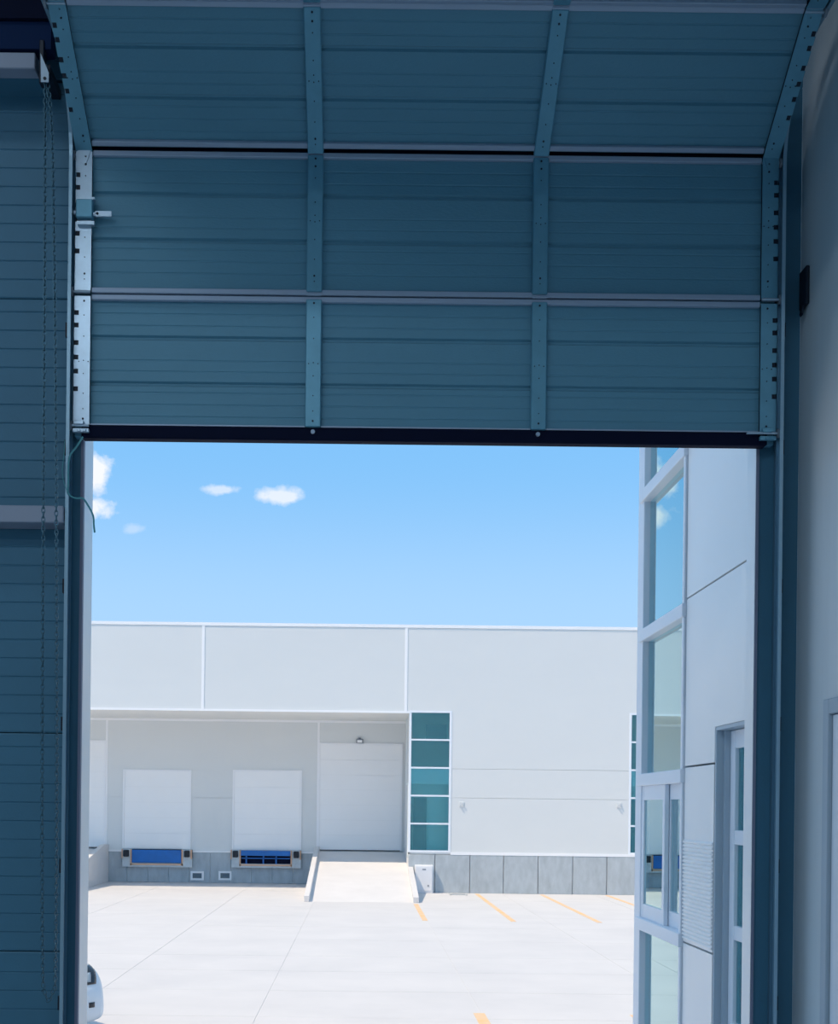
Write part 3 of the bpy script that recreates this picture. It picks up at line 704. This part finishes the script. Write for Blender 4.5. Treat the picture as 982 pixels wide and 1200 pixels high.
dg = bpy.context.evaluated_depsgraph_get(); ev = body.evaluated_get(dg); em = ev.to_mesh()
off = ORG[car.name]; body_pts = [v.co.copy() for v in em.vertices]
bvh = BVHTree.FromPolygons([v.co + off for v in em.vertices], [tuple(p.vertices) for p in em.polygons]); ev.to_mesh_clear()
def patch(corners, d, name, mm, lift=.008, n=8, parent=None):
    """A thin shell lying on the body: four start points, cast along d."""
    c = [Vector(p) for p in corners]; d = Vector(d).normalized(); q = MB(); ok = True
    for a in range(n + 1):
        for b in range(n + 1):
            p = c[0].lerp(c[1], a / n).lerp(c[3].lerp(c[2], a / n), b / n)
            hit = bvh.ray_cast(p, d)
            h = hit[0] if hit[0] is not None else p + d * 1.0
            q.v.append(tuple(h - d * lift))
    for a in range(n + 1):
        for b in range(n + 1):
            q.v.append(tuple(Vector(q.v[a * (n + 1) + b]) + d * (lift + .01)))
    N2 = (n + 1) ** 2; I = lambda a, b: a * (n + 1) + b
    for a in range(n):
        for b in range(n):
            f = (I(a, b), I(a + 1, b), I(a + 1, b + 1), I(a, b + 1)); q.f += [f, tuple(N2 + k for k in reversed(f))]
    edge = [I(a, 0) for a in range(n)] + [I(n, b) for b in range(n)] + [I(a, n) for a in range(n, 0, -1)] + [I(0, b) for b in range(n, 0, -1)]
    for k in range(len(edge)):
        a, b = edge[k], edge[(k + 1) % len(edge)]; q.f.append((a, b, N2 + b, N2 + a))
    return q.build(name, mm, parent or car, smooth=True)
for s_ in (-1, 1):
    yy = lambda t: CYC + s_ * t
    d = (-1, -s_ * .25, 0); o_ = lambda t, z: (NX + 1.0, yy(t + .25), YARD + z)
    h = patch([o_(.30, .66), o_(.66, .66), o_(.80, .86), o_(.52, .86)], d, 'headlight', 'carglass')
    patch([o_(.44, .69), o_(.58, .69), o_(.64, .79), o_(.52, .79)], d, 'lamp_lens', 'lens', lift=.014, n=4, parent=h)
    patch([o_(.50, .40), o_(.58, .40), o_(.58, .46), o_(.50, .46)], d, 'fog_lamp', 'carglass', n=3)
    patch([(NX - 1.78, yy(1.5), YARD + 1.03), (NX - 3.55, yy(1.5), YARD + 1.05), (NX - 3.2, yy(1.5), YARD + 1.36), (NX - 2.22, yy(1.5), YARD + 1.38)], (0, -s_, 0), 'side_window', 'carglass')
    for xo in (.82, 3.40):
        w = MB().cyl((NX - xo, CYC + s_ * .70, YARD + .31), (NX - xo, CYC + s_ * .885, YARD + .31), .31, 26).build('wheel', 'tyre', car, bev=.02)
        MB().cyl((NX - xo, CYC + s_ * .875, YARD + .31), (NX - xo, CYC + s_ * .895, YARD + .31), .19, 18).build('wheel_rim', 'steel', w)
patch([(NX - 1.36, CYC - .60, YARD + 2.5), (NX - 1.36, CYC + .60, YARD + 2.5), (NX - 1.98, CYC + .52, YARD + 2.5), (NX - 1.98, CYC - .52, YARD + 2.5)], (0, 0, -1), 'windscreen', 'carglass')
patch([(NX + 1, CYC - .12, YARD + .42), (NX + 1, CYC + .40, YARD + .42), (NX + 1, CYC + .36, YARD + .50), (NX + 1, CYC - .10, YARD + .50)], (-1, 0, 0), 'grille', 'carglass')
YARD = YARD0
CAR_YAW, CAR_Y = math.radians(-42), 13.75
rot = Matrix.Rotation(CAR_YAW, 3, 'Z')
tip = [rot @ v for v in body_pts if .50 < v.z < .66]
lo_x, hi_x = -8.0, 2.0                      # slide the car sideways until its bumper corner clears the jamb as in the photo
for _ in range(40):
    mid = (lo_x + hi_x) / 2
    if max((mid + v.x) / (CAR_Y + v.y) for v in tip) > -300.4 / F: hi_x = mid
    else: lo_x = mid
car.location = (lo_x, CAR_Y, YARD); car.rotation_euler = (0, 0, CAR_YAW)
